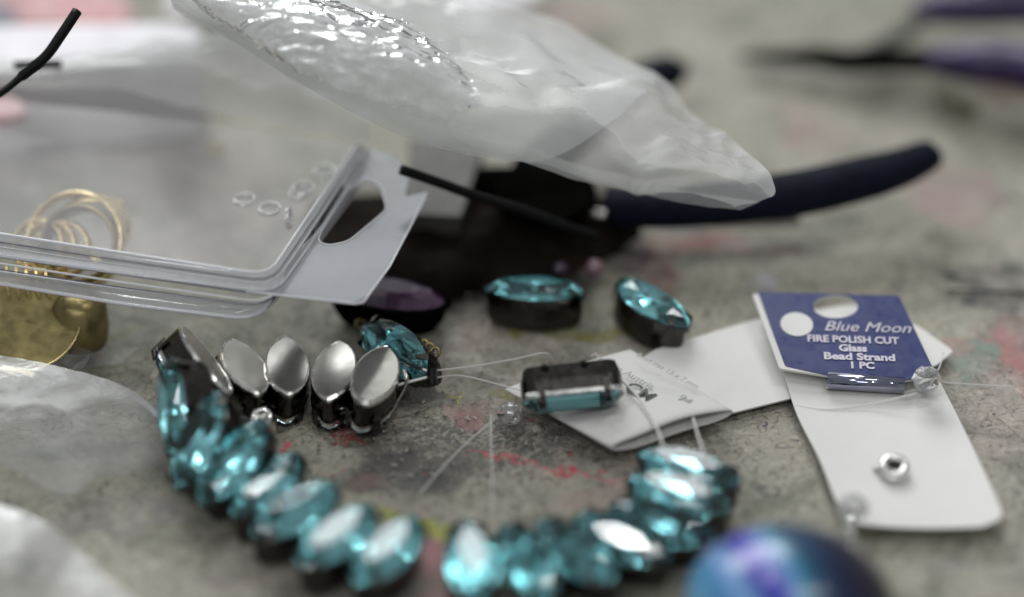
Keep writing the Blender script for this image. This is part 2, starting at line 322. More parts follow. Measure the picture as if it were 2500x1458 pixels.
def ruled(left, right, nv, nu, zf=None, thick=0.035):
    """a card with two long edge chains, bowed by zf(u, v)"""
    Lc, Rc = resample(left, nv), resample(right, nv); V = []
    for i in range(nv):
        for j in range(nu):
            u = j/(nu-1); p = Lc[i].lerp(Rc[i], u)
            if zf: p = p+Vector((0,0,zf(u, i/(nv-1))))
            V.append(p)
    N = len(V); V += [p-Vector((0,0,thick)) for p in V]; F = []
    g = lambda i, j: i*nu+j
    for i in range(nv-1):
        for j in range(nu-1):
            F.append((g(i,j), g(i+1,j), g(i+1,j+1), g(i,j+1))); F.append(tuple(N+k for k in (g(i,j), g(i,j+1), g(i+1,j+1), g(i+1,j))))
    for i in range(nv-1):
        F.append((g(i,0), N+g(i,0), N+g(i+1,0), g(i+1,0))); F.append((g(i,nu-1), g(i+1,nu-1), N+g(i+1,nu-1), N+g(i,nu-1)))
    for j in range(nu-1):
        F.append((g(0,j), g(0,j+1), N+g(0,j+1), N+g(0,j))); F.append((g(nv-1,j), N+g(nv-1,j), N+g(nv-1,j+1), g(nv-1,j+1)))
    return V, F
def lattice(rows, nu=10, nv=8, wr=0.06, wf=0.6, ridged=0.0, rf=1.5, edge=True, seed=0.0, stretch=(1,1), xy=0.12):
    """a film through a lattice of points (px, py, z): rows of equal length, wrinkled along z"""
    R = [crom([P(*p) for p in r], nu) for r in rows]; cols = list(zip(*R)); C2 = [crom(c, nv) for c in cols]
    nV, nU = len(C2[0]), len(C2); V, F = [], []
    for i in range(nV):
        for j in range(nU):
            p = C2[j][i].copy(); q = Vector((p.x*wf*stretch[0]+seed, p.y*wf*stretch[1], seed))
            h = noise.fractal(q, 1.0, 2.1, 4)*wr
            if ridged: 
                q2 = Vector((p.x*rf*stretch[0]+seed*2, p.y*rf*stretch[1], 3.3+seed)); h += (1-abs(noise.noise(q2))*2.2)*ridged*0.6+(1-abs(noise.noise(q2*2.3))*2.2)*ridged*0.4
            p.z += h; e_ = Vector((p.x*0.8+seed, p.y*0.8, 7.7)); p.x += noise.noise(e_)*xy; p.y += noise.noise(e_+Vector((9,4,2)))*xy; V.append(p)
    for i in range(nV-1):
        for j in range(nU-1): F.append((i*nU+j, i*nU+j+1, (i+1)*nU+j+1, (i+1)*nU+j))
    return V, F
def pillow(top, drop, nU_nV=None):
    return top
def sphere(c, r, nu=24, nv=16, sc=(1,1,1)):
    V, F = [], []
    for i in range(nv+1):
        th = math.pi*i/nv
        for j in range(nu):
            ph = 2*math.pi*j/nu; V.append(Vector((c[0]+r*sc[0]*math.sin(th)*math.cos(ph), c[1]+r*sc[1]*math.sin(th)*math.sin(ph), c[2]+r*sc[2]*math.cos(th))))
    for i in range(nv):
        for j in range(nu): F.append((i*nu+j, (i+1)*nu+j, (i+1)*nu+(j+1)%nu, i*nu+(j+1)%nu))
    return V, F
def ring(r, tube_r, n=28, m=10, mtx=Matrix.Identity(4), a0=0, a1=360, flat=1.0):
    V, F = [], []; full = (a1-a0) >= 360; k = n if full else n+1
    for i in range(k):
        a = math.radians(a0+(a1-a0)*i/n)
        for j in range(m):
            b_ = 2*math.pi*j/m; rr = r+tube_r*math.cos(b_)
            V.append(mtx @ Vector((rr*math.cos(a), rr*math.sin(a), tube_r*flat*math.sin(b_))))
    for i in range(n):
        i2 = (i+1) % k
        for j in range(m): F.append((i*m+j, i2*m+j, i2*m+(j+1)%m, i*m+(j+1)%m))
    return V, F
def basis(origin, x, z):
    x = Vector(x).normalized(); z = Vector(z); z = (z-x*z.dot(x)).normalized(); y = z.cross(x)
    return Matrix(((x.x,y.x,z.x,origin[0]),(x.y,y.y,z.y,origin[1]),(x.z,y.z,z.z,origin[2]),(0,0,0,1)))
def lettering(name, txt, size, mtx, mat, parent, shear=0.0, space=1.0, ex=0.004, align='CENTER', sx=1.0, bold=0.0):
    cu = bpy.data.curves.new(name, 'FONT'); cu.body = txt; cu.size = size; cu.align_x = align; cu.align_y = 'CENTER'
    cu.shear = shear; cu.space_character = space; cu.extrude = ex; cu.offset = bold; cu.resolution_u = 3
    t = bpy.data.objects.new(name, cu); SC.collection.objects.link(t); bpy.context.view_layer.update()
    me = bpy.data.meshes.new_from_object(t); bpy.data.objects.remove(t)
    me.transform(Matrix.Translation(-Vector(parent.location)) @ mtx @ Matrix.Diagonal((sx,1,1,1))); me.materials.clear(); me.materials.append(mat)
    o = bpy.data.objects.new(name, me); SC.collection.objects.link(o); o.parent = parent; return o
# ------------------------------------------------------------------ the worktop
V, F = [], []; nx, ny = 90, 90
for i in range(ny):
    for j in range(nx):
        x = -60+120*j/(nx-1); y = -30+110*i/(ny-1); V.append((x, y, noise.fractal(Vector((x*0.12, y*0.12, 0)), 1, 2, 3)*0.03-0.02))
for i in range(ny-1):
    for j in range(nx-1): F.append((i*nx+j, i*nx+j+1, (i+1)*nx+j+1, (i+1)*nx+j))
t = obj('tabletop', (V, F), table_material(), smooth=True, local=True); t['kind'] = 'structure'
rd = random.Random(5); V, F, MI = [], [], []
for k in range(1000):
    if k < 600: px, py = rd.gauss(1050, 330), rd.gauss(1120, 90)
    else: px, py = rd.uniform(200, 2500), rd.uniform(640, 1458)
    c = P(px, py); r_ = rd.choice((.009,.012,.016,.024)); a = rd.uniform(0, 6.28); el = rd.choice((1, 1.4, 2.4)); n0 = len(V)
    for q in range(5):
        b_ = 2*math.pi*q/5+rd.uniform(-.3,.3); x, y = r_*el*math.cos(b_), r_*math.sin(b_)
        V.append((c.x+x*math.cos(a)-y*math.sin(a), c.y+x*math.sin(a)+y*math.cos(a), 0.012+rd.uniform(0,.012)))
    V.append((c.x, c.y, 0.02+r_*.6)); m_i = rd.choice((0,0,1,1,1,2)) if rd.random() < .97 else 3
    for q in range(5): F.append((n0+q, n0+(q+1)%5, n0+5)); MI.append(m_i)
t = obj('grit', (V, F, MI), [solid('dark_grit', (.09,.09,.08), .7), solid('pale_grit', (.42,.41,.35), .7), solid('grey_grit', (.22,.21,.19), .7), solid('pink_grit', (.5,.1,.12), .6)], local=True)
tag(t, 'grit and paint flecks scattered over the worktop', 'grit', kind='stuff')
# ------------------------------------------------------------------ marquise stones in nickel settings
GL, GW, GD = 1.64, 0.77, 0.50        # length, width, depth of the setting (cm)
def marq(L, W, n, z):
    out = []
    for k in range(n):
        a = 2*math.pi*k/n; c, s = math.cos(a), math.sin(a)
        x = c*L/2; y = math.copysign(abs(s)**1.32*W/2, s) if abs(s) > 1e-6 else 0
        out.append(Vector((x, y, z)))
    return out
def stone_vf(L, W):
    g = marq(L*1.04, W*1.05, 16, 0.022); g2 = marq(L*1.03, W*1.04, 16, 0.06); m8 = marq(L*0.88, W*0.84, 16, 0.17)[0::2]; t8 = marq(L*0.66, W*0.56, 16, 0.24)[1::2]
    # ring of girdle, upper girdle, crown kites, table, pavilion culet line
    V = g+g2+m8+t8; F = []; MI = []
    for k in range(16): F.append((k, (k+1)%16, 16+(k+1)%16, 16+k)); MI.append(0)
    for k in range(8):
        a, b_, c = 16+2*k, 16+(2*k+1)%16, 16+(2*k+2)%16; m0, m1 = 32+k, 32+(k+1)%8
        F += [(a, b_, m0), (b_, m1, m0), (b_, c, m1)]; MI += [0]*3
        t0, tp = 40+k, 40+(k-1)%8
        F += [(m0, m1, t0), (m0, t0, tp)]; MI += [0]*2
    F.append(tuple(40+k for k in range(8))); MI.append(0)
    c0 = len(V); V += [Vector((-L*0.20, 0, -0.34)), Vector((L*0.20, 0, -0.34))]
    pm = marq(L*0.62, W*0.60, 8, -0.20); V += pm; q = c0+2
    for k in range(8):
        a, b_, c = 2*k, 2*k+1, (2*k+2)%16
        F += [(b_, a, q+k), (b_, q+k, q+(k+1)%8), (c, b_, q+(k+1)%8)]; MI += [1]*3
    for k in range(8):
        k2 = (k+1)%8; s = 1 if k in (0,1,6,7) else 0; s2 = 1 if k2 in (0,1,7) else 0
        s = c0+1 if pm[k].x > 0.001 or k in () else c0; s2 = c0+1 if pm[k2].x > 0.001 else c0
        if s == s2: F.append((q+k2, q+k, s)); MI.append(1)
        else: F.append((q+k2, q+k, s, s2)); MI.append(1)
    return V, F, MI
def setting_vf(L, W, D):
    n = 24; V, F = [], []
    prof = [(1.00,0.012),(1.03,0.0),(1.03,-0.055),(0.985,-0.06),(0.975,-D*0.5),(0.96,-D+0.06),(0.935,-D+0.012),(0.90,-D),(0.865,-D+0.012)]
    for s, z in prof: V += marq(L*s, W*(s+0.01), n, z)
    for i in range(len(prof)-1):
        for k in range(n): F.append((i*n+k, (i+1)*n+k, (i+1)*n+(k+1)%n, i*n+(k+1)%n))
    F.append(tuple((len(prof)-1)*n+k for k in reversed(range(n))))
    # inner wall so the cup has thickness
    b0 = len(V); V += marq(L*0.97, W*0.96, n, 0.02)+marq(L*0.84, W*0.84, n, -D+0.06)
    for k in range(n): F.append((b0+k, (k), (k+1)%n, b0+(k+1)%n)); F.append((b0+n+k, b0+k, b0+(k+1)%n, b0+n+(k+1)%n))
    MI = [1 if 24*5 <= i < 24*8 or 24 <= i < 48 else 0 for i in range(len(F))]
    return V, F, MI
def plate_vf(L, W, D):
    n = 24; V = marq(L*0.855, W*0.845, n, -D+0.002)+marq(L*0.875, W*0.875, n, -D+0.009)
    return V, [tuple(reversed(range(n)))]+[(k, (k+1)%n, n+(k+1)%n, n+k) for k in range(n)]
def prong_vf(L, W, ang):
    a = math.radians(ang); c = math.cos(a); x = c*L/2; y = math.copysign(abs(math.sin(a))**1.32*W/2, math.sin(a)); o_ = Vector((x, y, 0)); d = Vector((x*0.35, y, 0)).normalized(); t_ = Vector((-d.y, d.x, 0))
    path = [(0.045,-0.20),(0.05,-0.02),(0.05,0.07),(-0.03,0.13),(-0.09,0.175)]; wd = [0.07,0.065,0.055,0.045,0.03]; V, F = [], []
    for (r, z), w_ in zip(path, wd):
        for s, dz in ((-1,0),(1,0),(1,0.03),(-1,0.03)):
            V.append(o_+d*(r+dz*0.6)+t_*w_*s+Vector((0,0,z+dz*0.6)))
    for i in range(len(path)-1):
        for k in range(4): F.append((i*4+k, i*4+(k+1)%4, (i+1)*4+(k+1)%4, (i+1)*4+k))
    F += [(3,2,1,0), tuple(len(V)-4+k for k in range(4))]; return V, F
MS = {}
def data(key, fn, mats, smooth=False):
    if key not in MS:
        o = obj(key, fn(), mats, local=True, smooth=smooth); MS[key] = o.data; bpy.data.objects.remove(o)
    return MS[key]
def child(name, me, parent, mtx=None):
    o = bpy.data.objects.new(name, me); SC.collection.objects.link(o); o.parent = parent
    if mtx is not None: o.matrix_local = mtx
    return o
def build_setting(parent, mtx, edge_glint=False, prongs=(38,142,218,322)):
    s = child('setting', data('setting_cup%d' % edge_glint, lambda: setting_vf(GL, GW, GD), [M['gunmetal'], M['silver'] if edge_glint else M['gunmetal']]), parent, mtx)  # silver edges of the back row are highlights put into the colour
    child('back_plate', data('back_plate', lambda: plate_vf(GL, GW, GD), M['plate']), s)
    child('stone', data('marquise_stone', lambda: stone_vf(GL, GW), [M['stone'], M['foil']]), s)
    for k, a in enumerate(prongs): child('prong', data('prong%d' % k, lambda: prong_vf(GL, GW, a), M['gunmetal']), s)
    return s
def place_face(A, B, z, n):            # by the ends of the stone
    a, b_ = P(*A, z), P(*B, z); n = Vector(n)
    return basis((a+b_)/2, b_-a, n)
def place_plate(A, B, z, n):           # by the ends of the back plate
    a, b_ = P(*A, z), P(*B, z); m = basis((a+b_)/2, b_-a, n); zc = Vector((m[0][2], m[1][2], m[2][2]))
    m.translation = (a+b_)/2+zc*GD; return m
def place_mid(px, py, z, ang, n):      # by the centre and the direction of the long axis in degrees
    a = math.radians(ang); return basis(P(px, py, z), (math.cos(a), math.sin(a), 0), n)
neck = thing('bracelet', 'turquoise marquise rhinestone bracelet curving in a loop, part of it lying face down', 'bracelet', P(1000,1150,0))
NI = Matrix.Translation(-neck.location)
mats_ = []
# back row, lying face down: plates up
mats_ += [place_plate((948,842),(888,985),0.80,(-0.16,-0.02,-1)), place_plate((830,842),(802,962),0.66,(0.02,-0.03,-1)),
          place_plate((700,836),(704,944),0.66,(-0.17,-0.02,-1)), place_plate((566,826),(632,960),0.72,(-0.26,-0.02,-1)),
          basis((P(462,822,1.2)+P(572,975,.85))/2+Vector((-.85,0,-.5)).normalized()*GD, P(572,975,.85)-P(462,822,1.2), (-0.85,0.0,-0.5))]
mats_ += [basis(P(432,1000,.95), (-.1,.75,.6), (-.85,-.50,.25))]
# down the left side, stones turned outwards
mats_ += [basis(P(490,1078,.85), (.32,.70,.52), (-.62,-.60,.50)), basis(P(570,1132,.80), (.52,.70,.38), (-.42,-.55,.72)), place_mid(655,1190,0.55,58,(-0.35,-0.5,0.9))]
# along the front
for (x, y, a, n, z) in [(722,1252,46,(-0.12,-0.20,1),0.62),(822,1316,53,(-0.06,-0.05,1),0.6),(945,1350,60,(-0.08,-0.16,1),0.58),
    (1152,1372,97,(0.10,-0.50,1),0.58),(1288,1372,116,(-0.15,-0.55,1),0.56),(1405,1350,130,(0.2,-0.60,1),0.58),(1515,1318,146,(0.30,-0.45,1),0.6),
    (1615,1280,156,(0.25,-0.30,1),0.60),(1656,1212,155,(0.04,-0.03,1),0.70),(1680,1150,156,(0.05,-0.05,1),0.62)]:
    mats_.append(place_mid(x, y, z, a, n))
for k, m_ in enumerate(mats_): build_setting(neck, NI @ m_, k < 5)
# threads of the bracelet and its crimp
def strand(parent, pts, r=0.022, n=8, mat='thread', name='thread'):
    return obj(name, tube(crom([P(*p) for p in pts], n), r, 6), M[mat], parent, smooth=True)
strand(neck, [(1672,1125,0.72),(1716,1116,0.72),(1703,1060,.6),(1690,1014,.46)]); strand(neck, [(1622,1104,.72),(1606,1050,.62),(1562,975,.58),(1518,928,.62)])
strand(neck, [(960,870,0.7),(1010,893,0.72),(1048,908,0.7)]); strand(neck, [(930,955,0.5),(980,938,0.62),(1048,920,0.7)])
strand(neck, [(985,905,0.8),(993,925,0.75),(985,950,0.5),(965,985,0.2)], 0.035, mat='silver', name='wire_loop')
a, b_ = P(1055,894,0.62), P(1055,938,0.62); 
obj('crimp_bead', tube([P(1055,897,0.85), P(1055,935,0.62)], 0.085, 14), M['gunmetal'], neck, smooth=False)
strand(neck, [(1062,905,0.7),(1150,895,0.5),(1250,878,0.4),(1330,862,0.45),(1352,880,0.2)], 0.016, mat='clear_thread'); strand(neck, [(1062,922,0.7),(1130,918,0.4),(1240,945,0.4),(1300,960,0.4)], 0.016, mat='clear_thread')
# ------------------------------------------------------------------ loose rhinestones
GR = 'loose turquoise rhinestones'
def loose(label, mtx):
    t = thing('rhinestone', label, 'rhinestone', mtx=mtx, group=GR); build_setting(t, Matrix.Identity(4)); return t
loose('turquoise marquise rhinestone lying face up and level in front of the dark shade sheet', place_mid(1306,716,0.5,-4,(0.0,0.27,1)))
loose('turquoise marquise rhinestone face up just behind the folded white tag, pointing to the lower right', place_mid(1592,748,0.5,-50,(0.12,0.22,1)))
loose('turquoise marquise rhinestone leaning behind the silver crimp bead', place_mid(965,855,0.62,-50,(-0.52,-0.45,0.8)))
# baguette stone on its side on the folded tag
bq = thing('baguette_rhinestone', 'oblong turquoise rhinestone tipped on its side on the folded white tag', 'rhinestone', P(1398,975,0.42))
BM = Matrix.Translation(-bq.location) @ basis(P(1398,970,0.70), P(1510,962,0.5)-P(1285,985,0.5), (0.02,-0.62,-0.60))
def oct_ring(L, W, c, z): 
    x, y = L/2, W/2; c_ = c
    return [Vector(p) for p in ((x,-y+c_,z),(x,y-c_,z),(x-c_*0.35,y-c_*0.35,z),(x-c_,y,z),(-x+c_,y,z),(-x+c_*0.35,y-c_*0.35,z),(-x,y-c_,z),(-x,-y+c_,z),(-x+c_*0.35,-y+c_*0.35,z),(-x+c_,-y,z),(x-c_,-y,z),(x-c_*0.35,-y+c_*0.35,z))]
def stack(rings, cap0=True, cap1=True):
    n = len(rings[0]); V = [p for r in rings for p in r]; F = []
    for i in range(len(rings)-1):
        for k in range(n): F.append((i*n+k, i*n+(k+1)%n, (i+1)*n+(k+1)%n, (i+1)*n+k))
    if cap0: F.append(tuple(reversed(range(n))))
    if cap1: F.append(tuple((len(rings)-1)*n+k for k in range(n)))
    return V, F
def tf(m, vf): return ([m @ Vector(p) for p in vf[0]],)+tuple(vf[1:])
BL, BW = 1.60, 0.58
o = obj('setting', tf(BM, stack([oct_ring(BL*.84,BW*.72,.12,-.52), oct_ring(BL*.9,BW*.84,.15,-.50), oct_ring(BL*.985,BW*.97,.17,-.28), oct_ring(BL*.985,BW*.97,.17,-.10)], True, True)), M['gunmetal'], bq, local=True)
obj('rim', tf(BM, stack([oct_ring(BL*1.0,BW*1.0,.18,-.10), oct_ring(BL*1.02,BW*1.04,.18,-.08), oct_ring(BL*1.02,BW*1.04,.18,-.03), oct_ring(BL*1.0,BW*1.0,.18,-.01)])), M['silver'], bq, local=True)
obj('stone', tf(BM, stack([oct_ring(BL*.99,BW*.98,.17,-.01), oct_ring(BL*.99,BW*.98,.17,.05), oct_ring(BL*.86,BW*.74,.13,.14), oct_ring(BL*.7,BW*.5,.1,.2)])), M['stone'], bq, local=True)
obj('foil', tf(BM, stack([oct_ring(BL*.97,BW*.96,.17,-.008), oct_ring(BL*.97,BW*.96,.17,-.004)])), M['foil'], bq, local=True)
for x in (-0.52, 0.50):
    for s in (-1, 1):
        y = s*BW*0.52; V = []
        for (yy, z) in ((y,-0.26),(y*1.07,-0.05),(y*1.04,0.07),(y*0.86,0.14)):
            for dx, k in ((-0.055,0),(0.055,0),(0.055,0.035),(-0.055,0.035)): V.append(Vector((x+dx, yy+s*k, z+k*0.5)))
        F = [(i*4+k, i*4+(k+1)%4, (i+1)*4+(k+1)%4, (i+1)*4+k) for i in range(3) for k in range(4)]+[(3,2,1,0),(12,13,14,15)]
        obj('prong', tf(BM, (V, F)), M['gunmetal'], bq, local=True)
for x in (-0.42, 0.2):
    V, F = sphere((x, BW*0.40, -0.47), 0.07, 12, 8); obj('thread_hole', tf(BM, (V, F)), M['black'], bq, local=True)
# ------------------------------------------------------------------ paper tags
tb = obj('paper_strip', prism(rounded([P(1520,905,.16),P(1600,853,.16),P(1843,780,.16),P(2080,742,.16),P(2240,795,.16),P(2328,857,.16),P(2285,892,.16),P(1932,972,.16),P(1790,1007,.16),P(1600,1020,.16)],0.06,3), Vector((0,0,-0.03))), M['card'])
tag(tb, 'plain white paper strip running under the navy headed card, its pointed end sticking out', 'paper strip')
W_, N_, E_, S_ = P(1232,940,.34), P(1542,843,.34), P(1790,990,.48), P(1492,1082,.48)
ft = thing('folded_tag', 'folded white paper tag with smudged grey lettering and an open near end', 'tag', P(1500,1000,0))
V, F = [], []; ns, na = 14, 40
for i in range(ns):
    v_ = i/(ns-1); A = S_.lerp(W_, v_); B = E_.lerp(N_, v_); mid = (A+B)/2; half = (B-A)/2; hh = 0.15*(1-v_*0.65)
    for sgn, off in ((1, 0.0), (1, 0.025)):
        for k in range(na):
            a = 2*math.pi*k/na; c = math.cos(a); s = math.sin(a); sh = 1-off/half.length
            bulge = math.copysign(abs(s)**0.8, s)*(hh-off)+0.03*math.sin(4*c+1)*(1-v_)
            V.append(mid+half*c*sh+Vector((0,0,bulge-0.10)))
for i in range(ns-1):
    for l in (0, 1):
        for k in range(na):
            b0 = i*2*na+l*na; b1 = b0+2*na; q = (b0+k, b0+(k+1)%na, b1+(k+1)%na, b1+k); F.append(q if l == 0 else q[::-1])
for b0 in (0, (ns-1)*2*na):
    for k in range(na): F.append((b0+k, b0+na+k, b0+na+(k+1)%na, b0+(k+1)%na))
F.append(tuple((ns-1)*2*na+k for k in range(na)))
obj('folded_sheet', (V, F), M['card'], ft, smooth=True)
zt = 0.475; td = P(1700,1000,zt)-P(1480,880,zt)
def tagtext(txt, px, py, size, mat, ex=0.002, **k):
    o_ = P(px, py, zt); m = basis(o_, td, (0,0,1)); lettering('lettering', txt, size, m, M[mat], ft, ex=ex, **k)
tagtext('Made in Austria', 1520, 905, 0.20, 'grey_ink'); tagtext('CM', 1562, 958, 0.36, 'dark_ink', bold=0.006); tagtext('94', 1672, 976, 0.24, 'grey_ink'); tagtext('Bead size 15 x 7 mm', 1630, 905, 0.15, 'grey_ink')
# navy headed hang card
hc = thing('hang_card', 'white hang card with a folded navy head bearing silver lettering', 'hang card', P(2080,1000,0))
Lc = [P(1852,752,.36),P(1880,820,.33),P(1912,905,.27),P(1945,1010,.20),P(2000,1120,.20),P(2038,1215,.24),P(2062,1252,.26),P(2100,1280,.28)]
Rc = [P(2206,760,.36),P(2245,830,.33),P(2288,918,.27),P(2345,1030,.22),P(2400,1145,.26),P(2448,1250,.33),P(2446,1266,.33),P(2400,1285,.32)]
Lc = crom(Lc, 5); Rc = crom(Rc[:6], 5)+rounded([Rc[5],Rc[6],Rc[7]],[0,0.05,0])[1:]
obj('backing_panel', ruled(Lc, Rc, 40, 16, lambda u, v_: -0.10*math.sin(math.pi*u)*max(0, v_-0.55)*1.2+0.0), M['card'], hc, smooth=False)
zb = 0.72
def hz(py): return 0.70-(py-712)/200*0.22
op = [P(1850,712,hz(712)),P(2195,722,hz(720)),P(2285,915,hz(915)),P(2208,928,hz(928)),P(2022,916,hz(916)),P(1917,893,hz(893))]
cx, cy = 2040, 748
hole = [P(cx+55*math.cos(a), cy+25*math.sin(a), hz(cy)) for a in [2*math.pi*k/28 for k in range(28)]]
hole = [Vector((p.x, p.y, hz(729) - (p.y-P(0,729,.6).y)*-0.12)) for p in hole]
def plane_z(p, A=op[0], B=op[1], C=op[3]):
    n = (B-A).cross(C-A); return A.z-(n.x*(p.x-A.x)+n.y*(p.y-A.y))/n.z
op = [Vector((p.x,p.y,plane_z(p))) for p in op]; hole = [Vector((p.x,p.y,plane_z(p))) for p in hole]
head = obj('navy_head', prism(rounded(op, [.05,.05,.04,.02,.02,.04], 3), Vector((0,0,-0.012)), [hole]), M['blue'], hc)
op2 = [p-Vector((0,0,0.016)) for p in op]; sh = P(1837,720,.6)-P(1850,716,.6); op2[0] += sh; op2[5] += sh
obj('card_core', prism(rounded(op2, 0.04, 3), Vector((0,0,-0.035)), [[p-Vector((0,0,0.016)) for p in hole]]), M['card'], hc)
hl, hr = op[4]+Vector((0,-.03,-.09)), op[3]+Vector((0,-.03,-.09))
obj('hinge_roll', tube([hl, hl.lerp(hr, .5), hr], 0.135, 20), [M['hinge']], hc, smooth=True)
obj('hinge_edge', tube([hl+Vector((-.02,-.035,-.075)), hr+Vector((.01,-.035,-.075))], 0.05, 12), M['silver'], hc, smooth=True)
hn = (op[3]-op[0]).cross(op[1]-op[0]); hn = hn if hn.z > 0 else -hn; hn.normalize()
def headtext(txt, px, py, size, **k):
    p = P(px, py, hz(py)); p.z = plane_z(p)+0.012; p = CAM+(p-CAM)*1.0
    m = basis(p, op[1]-op[0], hn) @ Matrix.Translation((0,0,0)); lettering('lettering', txt, size, m, M['print'], hc, ex=0.002, **k)
headtext('Blue Moon', 2116, 801, 0.32, shear=0.35, sx=1.0)
headtext('FIRE POLISH CUT', 2082, 831, 0.215, sx=0.90, bold=0.006); headtext('Glass', 2082, 852, 0.21, bold=0.008); headtext('Bead Strand', 2098, 873, 0.215, sx=1.1, bold=0.008); headtext('1 PC', 2104, 894, 0.205, bold=0.008)
mp = P(1945,792,hz(792)); mp.z = plane_z(mp); mm = basis(mp+hn*0.004, op[1]-op[0], hn)
obj('moon_print', ([mm @ Vector((0.265*math.cos(2*math.pi*k/28), 0.275*math.sin(2*math.pi*k/28), 0.004)) for k in range(28)]+[mm @ Vector((0.265*math.cos(2*math.pi*k/28), 0.275*math.sin(2*math.pi*k/28), -0.003)) for k in range(28)], [tuple(range(28))]+[(k, 28+k, 28+(k+1)%28, (k+1)%28) for k in range(28)]), M['card'], hc)
# ------------------------------------------------------------------ small beads
db = thing('donut_bead', 'small silver donut bead lying on the lower half of the hang card', 'bead', P(2182,1152,.2))
c = P(2184,1138,.38); m = basis(c, (1,0.1,0), (0.05,-0.15,1))
obj('bead_ring', join(ring(0.165,0.065,32,12,m), ring(0.18,0.062,32,12,basis(c-Vector((0,0,.11)),(1,0.1,0),(0,0,1)))), M['silver'], db, smooth=True)
obj('bead_loop', sphere(P(2140,1142,.26), 0.055, 12, 8), M['silver'], db, smooth=True)
obj('dark_opening', tube([c-Vector((0,0,.17)), c-Vector((0,0,.02))], 0.12, 20), M['gunmetal'], db)
rb = thing('tube_bead', 'small dull silver tube bead standing inside the bracelet loop below the second back plate', 'bead', P(643,1045,0))
a, b_ = P(650,1050,0.12), P(636,1018,0.52); ax = (b_-a).normalized(); 
def hollow(a, b_, r, ri, n=24):
    m0 = basis(a, ax.cross(Vector((0,1,0.2))), ax); L_ = (b_-a).length; rs = [(ri,0),(r*.9,0),(r,.05),(r,L_-.05),(r*.9,L_),(ri,L_),(ri,0)]
    V = [m0 @ Vector((q*math.cos(2*math.pi*k/n), q*math.sin(2*math.pi*k/n), z)) for q, z in rs for k in range(n)]
    return V, [(i*n+k, i*n+(k+1)%n, (i+1)*n+(k+1)%n, (i+1)*n+k) for i in range(len(rs)-1) for k in range(n)]
obj('bead_tube', hollow(a, b_, 0.19, 0.10), M['silver'], rb, smooth=True)
def crystal(label, px, py, z, r, tail=None, group='clear crystal beads'):
    t = thing('crystal_bead', label, 'bead', P(px, py, z)-Vector((0,0,r)), group=group)
    c = P(px, py, z); V, F = [], []; rows = [(0.25,1.0),(0.78,0.62),(1.0,0.0),(0.78,-0.62),(0.25,-1.0)]; n = 8
    for i, (rr, zz) in enumerate(rows):
        for k in range(n): a = 2*math.pi*(k+0.5*(i%2))/n; V.append(c+Vector((rr*r*math.cos(a), rr*r*math.sin(a)*0.9, zz*r*0.85)))
    for i in range(4):
        for k in range(n):
            if i % 2: F += [((i+1)*n+k, i*n+k, (i)*n+(k+1)%n), ((i+1)*n+(k+1)%n, (i+1)*n+k, i*n+(k+1)%n)]
            else: F += [((i+1)*n+k, i*n+k, (i+1)*n+(k-1)%n), (i*n+k, (i+1)*n+k, i*n+(k+1)%n)]
    F += [tuple(range(n)), tuple(4*n+k for k in reversed(range(n)))]
    obj('bead_body', (V, F), M['crystal'], t)
    if tail:
        for tl in tail: strand(t, tl, 0.016, mat='clear_thread')
    return t
crystal('clear crystal bead beside the left tip of the folded tag', 1245, 1010, .22, .22, [[(1198,1012,.25),(1200,1100,.2),(1202,1180,.2),(1200,1260,.3)],[(1210,1020,.2),(1120,1100,.1),(1020,1210,.1)]])
crystal('clear crystal bead at the right corner of the navy card head', 2262, 925, .62, .24, [[(2303,862,.45),(2292,900,.55),(2268,925,.62)],[(2285,928,.6),(2330,936,.4),(2480,945,.1)],[(2240,960,.5),(2130,985,.3),(2020,1000,.22),(1940,990,.2)]])
t = crystal('clear crystal bead hanging out of focus over the lower left corner of the hang card', 2082, 1240, .62, .25)
for k, (x, y, z) in enumerate([(2075,1285,.62),(2078,1322,.6)]): obj('small_bead', sphere(P(x,y,z), .10, 12, 8), M['crystal'], t, smooth=True)
# swirled glass bead
R = 1.42; c = P(1925,1478,1.0); bb = thing('glass_bead', 'large glossy blue glass bead swirled with indigo, lilac and teal bands', 'bead', c-Vector((0,0,1.0)))
bo = obj('bead_body', sphere((0,0,0), R, 48, 32, (1.02,0.95,0.64)), M['swirl'], bb, smooth=True, local=True); bo.location = (0,0,1.0)
# ------------------------------------------------------------------ purple brooch, dark shade sheet, pink beads
br = thing('oval_stone', 'large dark purple oval stone in a dark toothed setting behind the bracelet', 'rhinestone', P(930,770,0))
m = basis(P(950,725,.5), (1,-0.16,-0.05), (0.0,0.16,1)) @ Matrix.Diagonal((.85,.7,.8,1))
def oval(L, W, n, z): return [m @ Vector((L*math.cos(2*math.pi*k/n), W*math.sin(2*math.pi*k/n), z)) for k in range(n)]
obj('stone', stack([oval(1.12,.72,16,0), oval(1.10,.70,16,.06), oval(.85,.52,16,.22), oval(.6,.34,16,.28)]), M['purple_glass'], br)
obj('bezel', stack([oval(.95,.58,32,-.6), oval(1.1,.72,32,-.35), oval(1.16,.77,32,-.05), oval(1.16,.77,32,.03), oval(1.09,.69,32,.05)], True, False), M['dark_steel'], br)
for k in range(30):
    a = 2*math.pi*k/30; p = m @ Vector((1.2*math.cos(a), .80*math.sin(a), .02)); obj('tooth', sphere(p, .045, 8, 6), M['dark_steel'], br, smooth=True)
for k in range(14):
    p = P(880+k*14, 790+k*5.2+6*math.sin(k), 0.30+0.02*k); obj('chain_link', ring(.075,.028,12,6,basis(p,(1,-.3,0),(0.3*(-1)**k,-0.7,0.7))), M['brass'], br, smooth=True)
